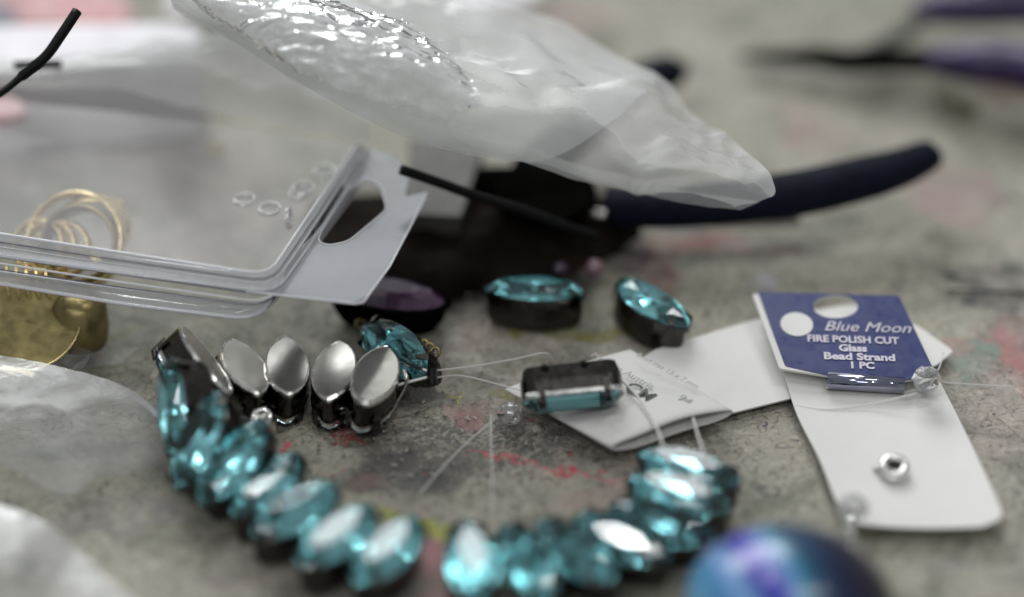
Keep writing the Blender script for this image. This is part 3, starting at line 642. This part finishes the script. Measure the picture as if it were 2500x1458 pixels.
fb = obj('shade_sheet', lattice([[(760,500,.1),(1080,440,.1),(1300,430,.2),(1450,460,.2),(1540,500,.05)],[(740,560,.15),(1050,530,.5),(1300,510,.6),(1480,525,.35),(1570,560,.05)],[(770,610,.2),(1050,590,.55),(1280,580,.6),(1440,600,.25),(1500,620,.03)],[(860,680,.1),(1050,680,.4),(1220,655,.25),(1340,665,.12),(1400,675,.02)],[(900,745,.05),(1050,745,.12),(1150,710,.06),(1240,700,.03),(1290,705,.02)]], 8, 8, .22, 1.1), M['shade_fill'], smooth=True)  # added sheet, its dark colour stands in for shade under the pliers
tag(fb, 'crumpled near black sheet standing in for the shade under the pliers', 'shade sheet')
for nm, px, py, z, r in (('dull pink bead on the dark shade sheet behind the turquoise stone', 1452,655,.55,.17), ('deep plum bead at the left of the dull pink bead on the dark shade sheet', 1368,655,.5,.13)):
    t = thing('pink_bead', nm, 'bead', P(px,py,z-r)); obj('bead_body', sphere(P(px,py,z), r, 16, 12), M['pink_glass'] if px > 1400 else M['purple_glass'], t, smooth=True)
# ------------------------------------------------------------------ pliers
pl = thing('pliers', 'pliers with thick dark navy grips lying half under the milky bag', 'pliers', P(1600,480,0))
def grip(pts, rad): 
    pth = crom([P(*p) for p in pts], 6); n = len(pth); rs = []
    for i in range(n):
        t_ = i/(n-1); k = t_*(len(rad)-1); j = min(int(k), len(rad)-2); rs.append(rad[j]+(rad[j+1]-rad[j])*(k-j))
    return tube(pth, rs, 20, 0.8)
obj('grip', grip([(1480,505,.9),(1640,505,.95),(1800,492,1.0),(1960,470,1.05),(2090,440,1.1),(2190,412,1.1),(2268,378,1.1),(2278,374,1.1)], [.40,.42,.44,.46,.46,.44,.38,.30,.1]), M['navy_grip'], pl, smooth=True)
obj('grip', grip([(1300,420,.9),(1400,330,.9),(1500,235,.9),(1575,195,.9),(1645,172,.9),(1652,170,.9)], [.42,.42,.40,.40,.36,.12]), M['navy_grip'], pl, smooth=True)
obj('tang', tube(crom([P(*p) for p in ((1420,520,.45),(1600,538,.4),(1800,545,.35),(1950,540,.3))], 6), .09, 10), M['plate'], pl, smooth=True)
obj('joint', stack([[P(1330,470,h)+Vector((r*math.cos(a),r*math.sin(a),0)) for a in [2*math.pi*k/20 for k in range(20)]] for r, h in ((.85,.35),(.9,.45),(.9,1.15),(.82,1.25))]), M['dark_steel'], pl)
obj('jaw', grip([(1330,470,.8),(1250,455,.75),(1170,440,.7),(1150,438,.7)], [.5,.42,.28,.18]), M['dark_steel'], pl, smooth=True)
# purple handled cutters, far right
p2 = thing('cutters', 'blurred dark cutters with purple and black handles at the top right corner', 'cutters', P(2250,150,0))
obj('handle', grip([(2270,145,.7),(2360,150,.9),(2460,155,1.0),(2600,190,1.1),(2750,240,1.1)], [.30,.42,.5,.52,.5,.4]), M['purple_grip'], p2, smooth=True)
obj('handle', grip([(2230,28,.8),(2300,18,.9),(2400,15,1.0),(2500,12,1.0),(2650,20,1)], [.25,.42,.46,.46,.4]), M['purple_grip'], p2, smooth=True)
obj('blade', grip([(1800,138,.3),(1900,140,.4),(2000,140,.5),(2060,150,.55),(2150,148,.6),(2290,150,.7)], [.05,.16,.24,.26,.26,.24]), M['dark_steel'], p2, smooth=True)
obj('blade', grip([(2050,150,.4),(2150,110,.5),(2230,60,.7),(2260,30,.8)], [.12,.18,.2,.2]), M['dull_card'], p2, smooth=True)
sc_ = obj('brown_offcut', prism(rounded([P(2275,222,.12),P(2300,214,.12),P(2392,262,.12),P(2368,272,.12)],.05,3), Vector((0,0,-.12))), solid('olive_card', (0.12,0.11,0.05), 0.6)); tag(sc_, 'small olive brown offcut lying alone at the right rear of the table', 'offcut')
wr = obj('wire_offcut', tube(crom([P(*p) for p in ((2310,709,.05),(2380,711,.06),(2450,714,.06),(2560,718,.05))], 5), .022, 6), M['black'], smooth=True); tag(wr, 'thin straight black wire over the dark smudge near the right edge', 'wire')
# ------------------------------------------------------------------ black cords
cd_ = obj('black_cord', tube(crom([P(*p) for p in ((978,414,2.55),(1060,442,2.3),(1160,478,2.0),(1280,515,1.7),(1400,560,1.3),(1460,580,1.0))], 6), .085, 12), M['black'], smooth=True); tag(cd_, 'straight black cord with a cut end pointing left, above the dark shade sheet', 'cord')
cd2 = obj('black_cord', tube(crom([P(*p) for p in ((-90,275,4.4),(0,228,4.4),(55,185,4.5),(110,140,4.7),(150,85,4.9),(188,28,5.1))], 6), [.06]*12+[.085]*19, 12), M['black'], smooth=True); tag(cd2, 'curved black cord rising at the upper left corner', 'cord')
cd3 = obj('black_cord', tube(crom([P(*p) for p in ((35,160,3.1),(90,158,3.1),(150,156,3.1))], 6), .075, 10), M['black'], smooth=True); tag(cd3, 'short blurred black cord end crossing behind the curved cord', 'cord')
# ------------------------------------------------------------------ packaging at the back left
def packet(name, pts, mat, label, cat, th=0.1, rad=.15):
    o = obj(name, prism(rounded([P(*p) for p in pts], rad, 4), Vector((0,0,-th))), M[mat]); tag(o, label, cat); return o
packet('red_packet', [(-150,60,1.2),(-150,-60,1.2),(260,-60,1.2),(330,40,1.2),(290,62,1.2)], 'red_pack', 'red printed packet at the top left corner', 'packet', 1.0)
packet('slate_packet', [(-250,75,1.45),(-250,5,1.45),(30,5,1.45),(40,68,1.45)], 'slate', 'dark slate packet over the red one at the left edge', 'packet', .2)
packet('white_packet', [(-250,190,2.0),(-250,70,2.0),(420,55,2.0),(500,80,2.0),(470,115,2.0),(200,140,2.0)], 'lilac_paper', 'white paper packet behind the curved black cord', 'packet', 1.9)
packet('paper_sheet', [(400,30,1.0),(460,-90,1.0),(1400,-90,1.0),(1290,2,1.0),(1000,22,1.0)], 'lilac_paper', 'white sheet of paper along the top edge behind the large milky bag', 'paper', .05)
packet('small_packet', [(-120,285,1.7),(-120,235,1.7),(30,235,1.7),(70,270,1.7),(20,285,1.7)], 'red_pack', 'small red packet seen through the clear box at the left edge', 'packet', .2)
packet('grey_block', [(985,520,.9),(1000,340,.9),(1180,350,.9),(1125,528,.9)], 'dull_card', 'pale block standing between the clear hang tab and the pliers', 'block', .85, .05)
b2 = obj('flat_bag', lattice([[(-200,110,2.6),(150,150,2.8),(420,95,3.0),(700,120,3.1),(900,260,2.9)],[(-200,160,2.8),(150,190,2.9),(450,170,3.2),(680,220,3.2),(900,310,2.9)],[(-200,195,2.5),(150,225,2.6),(450,270,2.7),(680,310,2.7),(900,360,2.6)]], 10, 10, .16, .5, .10, .7, seed=4), M['bag'], smooth=True)
tag(b2, 'flattened milky plastic bag lying behind the clear box', 'plastic bag')
# ------------------------------------------------------------------ large milky bag
rows = [[(300,-190,3.90),(700,-150,3.90),(950,-70,3.70),(1180,10,3.75),(1400,95,3.35),(1600,195,3.20),(1750,290,2.90),(1800,350,2.80),(1866,402,2.90)],
        [(330,-120,4.90),(650,-60,5.00),(850,30,4.80),(1080,110,4.40),(1300,190,4.15),(1500,290,3.90),(1660,370,3.50),(1790,420,3.20),(1900,438,3.00)],
        [(400,-40,5.10),(600,20,5.20),(790,110,4.90),(980,200,4.50),(1180,270,4.25),(1400,360,3.75),(1600,420,3.60),(1770,455,3.20),(1896,474,2.95)],
        [(420,15,4.50),(590,110,4.40),(760,215,4.10),(900,290,3.80),(1060,345,3.50),(1300,400,3.35),(1500,455,3.30),(1690,490,3.00),(1812,506,2.90)]]
top = lattice(rows, 12, 18, .22, .5, .07, .9, seed=1, xy=.30)
bot = lattice([[(x,y,z-(0.25 if 0 < i < 3 else 0.02)) for (x,y,z) in r] for i, r in enumerate([q[:6] for q in rows])], 9, 8, .10, .5, seed=9)
seam = [[(x,y+6,z+.05) for x,y,z in rows[3]], [(x*.5+a*.5,y*.5+b_*.5,z*.5+c_*.5+.10) for (x,y,z),(a,b_,c_) in zip(rows[3], rows[2])]]; seam = [seam[0], [tuple((p+q)/2 for p, q in zip(u, v_)) for u, v_ in zip(*seam)], seam[1]]
bg = thing('plastic_bag', 'large milky plastic bag stretched diagonally across the top over the pliers', 'plastic bag', P(1200,330,0))
obj('upper_film', top, M['bag'], bg, smooth=True); obj('sealed_hem', lattice(seam, 9, 3, .03, .6, .02, 1.5, seed=2), M['bag_thin'], bg, smooth=True); obj('lower_film', bot, M['bag_thin'], bg, smooth=True)
cp = thing('cellophane_bag', 'crinkled shiny clear cellophane lying on the milky bag', 'plastic bag', P(820,140,4.6))
obj('film', lattice([[(420,-60,5.25),(620,-60,5.35),(850,10,5.15),(990,60,4.95),(1100,140,4.65),(1185,248,4.35)],[(440,-20,5.35),(640,20,5.45),(830,90,5.25),(980,150,4.95),(1100,190,4.65),(1150,270,4.25)],[(480,20,5.15),(640,100,5.15),(800,175,4.95),(960,230,4.55),(1050,270,4.25),(1100,300,4.05)],[(500,40,5.05),(640,125,4.95),(790,200,4.75),(900,240,4.55),(990,270,4.25),(1090,312,3.95)]], 24, 30, .10, .7, .10, 2.2, seed=3, stretch=(0.8,2.2)), M['crinkle'], cp, smooth=True)
# ------------------------------------------------------------------ clear box with hang tab
bx = thing('clear_box', 'clear plastic clamshell box with a hang tab, gold findings inside', 'box', P(300,650,1.2))
zT, zF, zL = 2.25, 1.95, 1.50
# chains along the front edge, round the corner and up the right side
def chain(pts, z, rad): 
    q = [P(x, y, z) for x, y in pts]; r_ = rounded(q, [0]+[rad]*(len(pts)-2)+[0], 10); return resample(r_, 60)
c_top = chain([(-200,540),(300,618),(655,672),(730,560),(872,352)], zT, .35)
c_top2= chain([(-200,556),(300,632),(662,684),(742,566),(884,356)], zT-.04, .35)
c_wall= chain([(-200,596),(300,668),(672,716),(762,590),(905,372)], zF, .38)
c_fl  = chain([(-200,612),(300,690),(640,738),(700,700),(905,374)], zF-.02, .3)
c_mid = chain([(-200,636),(300,706),(640,748),(700,690),(900,400)], zL+.14, .3)
c_low = chain([(-200,660),(300,742),(625,782),(700,700),(890,430)], zL, .42)
def strip(*cs):
    n = len(cs[0]); V = [p for c_ in cs for p in c_]; return V, [(i*n+k, i*n+k+1, (i+1)*n+k+1, (i+1)*n+k) for i in range(len(cs)-1) for k in range(n-1)]
lidin = chain([(-200,330),(200,360),(500,390),(600,372),(845,340)], zT, .2)
obj('lid', strip(c_top, [a.lerp(b_, .35) for a, b_ in zip(c_top, resample([P(-200,225,zT),P(300,275,zT),P(700,330,zT),P(860,350,zT),P(872,352,zT)],60))], resample([P(-200,225,zT),P(300,275,zT),P(700,330,zT),P(860,350,zT),P(872,352,zT)],60)), M['box'], bx, smooth=True)
obj('lid_wall', strip(c_top, c_top2, [a.lerp(b_, .5)+Vector((0,-.03,.03)) for a, b_ in zip(c_top2, c_wall)], c_wall), M['box_edge'], bx, smooth=True)
obj('base_wall', strip(c_mid, [a.lerp(b_, .5)+Vector((0,-.05,0)) for a, b_ in zip(c_mid, c_low)], c_low), M['box_edge'], bx, smooth=True)
c_half = [a.lerp(b_, .45)+Vector((0,-.03,.03)) for a, b_ in zip(c_top2, c_wall)]
for c_ in (c_top2, [a.lerp(b_, .5) for a, b_ in zip(c_fl, c_mid)]): obj('edge_line', tube([p+Vector((0,-.035,-.01)) for p in c_], .011, 6), M['edge_dark'], bx, smooth=True)
for c_, r in ((c_top, .028), (c_half, .014), (c_fl, .018), (c_wall, .026), (c_mid, .022), (c_low, .034)): obj('rim', tube(c_, r, 8), M['rim'], bx, smooth=True)
tabo = rounded([P(-200,598,zF),P(300,669,zF),P(600,712,zF),P(880,742,zF),P(952,650,zF),P(1040,480,zF),P(1046,468,zF),P(988,480,zF),P(1000,425,zF),P(960,376,zF),P(900,362,zF),P(720,600,zF),P(650,690,zF),P(300,650,zF),P(-200,590,zF)], [0,0,0,.30,.12,.05,.02,.06,.1,.1,0,0,.2,0,0], 5)
hol = rounded([P(775,588,zF),P(800,530,zF),P(850,462,zF),P(895,438,zF),P(930,455,zF),P(945,512,zF),P(905,545,zF),P(850,590,zF),P(800,600,zF)], .14, 4)
obj('hang_tab', prism(tabo, Vector((0,0,-.035)), [hol]), M['tab'], bx)
obj('hole_rim', tube(hol+[hol[0]], .016, 6), M['rim'], bx, smooth=True)
e = resample([P(600,712,zF)]+rounded([P(860,741,zF),P(884,742,zF),P(952,650,zF)],[0,.3,0])+[P(1040,480,zF)], 40); obj('tab_rim', tube(e, .022, 6), M['rim'], bx, smooth=True)
# jump rings under the lid
for k, (x, y, z) in enumerate([(595,490,2.0),(656,512,2.0),(728,474,1.95),(738,462,2.02),(790,420,1.9),(527,365,1.0),(702,535,1.95)]):
    t = thing('jump_ring', ['silver jump ring, left of the close pair under the box lid','silver jump ring, right of the close pair under the box lid','silver jump ring lying under its twin beside the right box wall','silver jump ring lying on top of its twin beside the right box wall','blurred silver jump ring highest up beside the right box wall','blurred brassy jump ring alone in the middle of the box','silver jump ring tucked against the right box wall by the tab hole'][k], 'jump ring', P(x, y, z), group='jump rings under the clear lid')
    mm = Matrix.Translation(-t.location) @ basis(P(x,y,z), (1,random.uniform(-.4,.4),0), (random.uniform(-.15,.15),random.uniform(-.05,.15),1))
    if k == 6: mm = Matrix.Translation(-t.location) @ basis(P(x,y,z), (0,1,.3), (1,0.3,.2))
    o = obj('twisted_ring', tf(mm, join(ring(.165,.024,28,8), ring(.165,.022,28,8,Matrix.Translation((.02,0,.035))))), M['silver'] if k != 5 else M['brass'], t, smooth=True, local=True)
# gold findings
gd = thing('gold_disc', 'large worn gold disc inside a plastic sleeve at the left edge', 'disc', P(60,800,.5))
m = basis(P(62,792,.85), (1,-.35,-.15), (0.08,-0.42,1))
def disc(r, z): return [m @ Vector((r*math.cos(2*math.pi*k/48), r*1.0*math.sin(2*math.pi*k/48), z)) for k in range(48)]
obj('disc_plate', stack([disc(.86,-.04), disc(.885,0), disc(.87,.025), disc(.84,.02)]), M['gold_worn'], gd)
obj('disc_rim', tube(disc(.88,.015)+disc(.88,.015)[:1], .02, 6, cap=False), M['gold'], gd, smooth=True)
g2 = thing('end_bead', 'small rounded gold cap standing behind the large gold disc', 'bead cap', P(195,780,.5))
m = basis(P(195,770,.75), (1,-.2,0), (-0.5,0.2,0.9)); V, F = [], []
for i, (r, z) in enumerate([(.42,-.5),(.46,-.2),(.44,.2),(.30,.36),(.1,.4)]):
    for k in range(32): V.append(m @ Vector((r*math.cos(2*math.pi*k/32), r*math.sin(2*math.pi*k/32), z)))
F = [(i*32+k, i*32+(k+1)%32, (i+1)*32+(k+1)%32, (i+1)*32+k) for i in range(4) for k in range(32)]+[tuple(4*32+k for k in range(32))]
obj('cap_body', (V, F), M['gold_worn'], g2, smooth=True)
for k, (x, y) in enumerate([(160,722),(197,730),(228,705)]): obj('cap_knob', sphere(P(x,y,1.0), .07, 12, 8), M['gold'], g2, smooth=True)
HG = 'gold hoops packed in the clear box'
hl_ = ['wide gold hoop curving highest in the clear box','broad brownish gold band just inside the widest hoop','gold hoop in the middle of the row behind the box rim','gold hoop second from the front of the row','smallest gold hoop nearest the box rim','gold hoop at the right, ending in a small ball']
for k, (x, y, z, r, tr, ax_) in enumerate([(185,590,1.45,.80,.055,(-.70,-.45,.30)),(200,600,1.4,.62,.06,(-.65,-.5,.35)),(95,600,1.35,.42,.05,(-.9,-.35,.15)),(125,604,1.35,.42,.05,(-.9,-.35,.15)),(155,608,1.35,.44,.05,(-.9,-.38,.15)),(230,560,1.45,.55,.07,(.75,-.5,.3))]):
    t = thing('gold_hoop', hl_[k], 'hoop', P(x,y,z)-Vector((0,0,r*.7)), group=HG)
    obj('hoop', tf(Matrix.Translation(-t.location) @ basis(P(x,y,z), (1,0,0.2), ax_), ring(r, tr*1.05, 40, 8, flat=5.5 if k == 1 else 2.8)), M['gold_worn' if k == 1 else 'gold'], t, smooth=True, local=True)
    if k == 5: obj('ball_end', sphere(P(293,500,1.55), .085, 14, 10), M['gold'], t, smooth=True)
for k in range(5):
    t = obj('gold_pin', tube([P(15+k*24,652,1.35), P(18+k*24,700,1.2), P(24+k*25,735,1.0)], .028, 8), M['gold'], smooth=True)
    tag(t, ['gold pin nearest the left picture edge, under the box rim','second gold pin from the left under the box rim','middle gold pin of the five under the box rim','fourth gold pin from the left under the box rim','rightmost gold pin under the box rim, above the gold disc'][k], 'pin', 'gold pins under the box rim')
# ------------------------------------------------------------------ plastic bags, front left
b3 = obj('plastic_sleeve', lattice([[(-200,845,0.76),(0,865,0.74),(180,905,0.67),(320,960,0.51),(382,1010,0.35)],[(-200,930,0.83),(0,950,0.80),(180,985,0.74),(330,1020,0.51),(402,1060,0.31)],[(-200,1020,0.74),(0,1050,0.74),(160,1090,0.65),(310,1100,0.42),(397,1110,0.24)],[(-200,1060,0.60),(0,1130,0.56),(150,1215,0.42),(260,1170,0.31),(382,1130,0.20)]], 12, 12, .07, .5, .03, 1.0, seed=6), M['sleeve'], smooth=True)
tag(b3, 'milky plastic sleeve with a pointed near corner, left of the bracelet', 'plastic bag')
b4 = obj('plastic_sleeve', lattice([[(-200,1190,0.56),(0,1238,0.56),(140,1300,0.42),(260,1400,0.33),(420,1520,0.29)],[(-200,1300,0.65),(0,1350,0.65),(120,1400,0.51),(250,1480,0.38),(400,1580,0.29)],[(-200,1500,0.60),(0,1520,0.60),(100,1560,0.46),(220,1600,0.33),(380,1650,0.24)]], 12, 12, .07, .5, .03, 1.0, seed=8), M['sleeve'], smooth=True)
tag(b4, 'milky plastic sleeve in the bottom left corner', 'plastic bag')
b5 = obj('zip_bag', lattice([[(60,620,1.1),(200,660,1.1),(330,690,1.1),(470,720,1.0)],[(40,760,.8),(200,790,.6),(300,795,.4),(400,800,.2)],[(0,890,.6),(150,905,.4),(210,895,.15),(300,880,.05)]], 12, 12, .05, .6, seed=5), film('clear_zip_film', 0.16, (0.7,0.7,0.7), 0.15, 0.4, 0.6, 0.3, 1.5, fres=0.5), smooth=True)
tag(b5, 'clear zip bag under the box, around the gold disc', 'plastic bag')
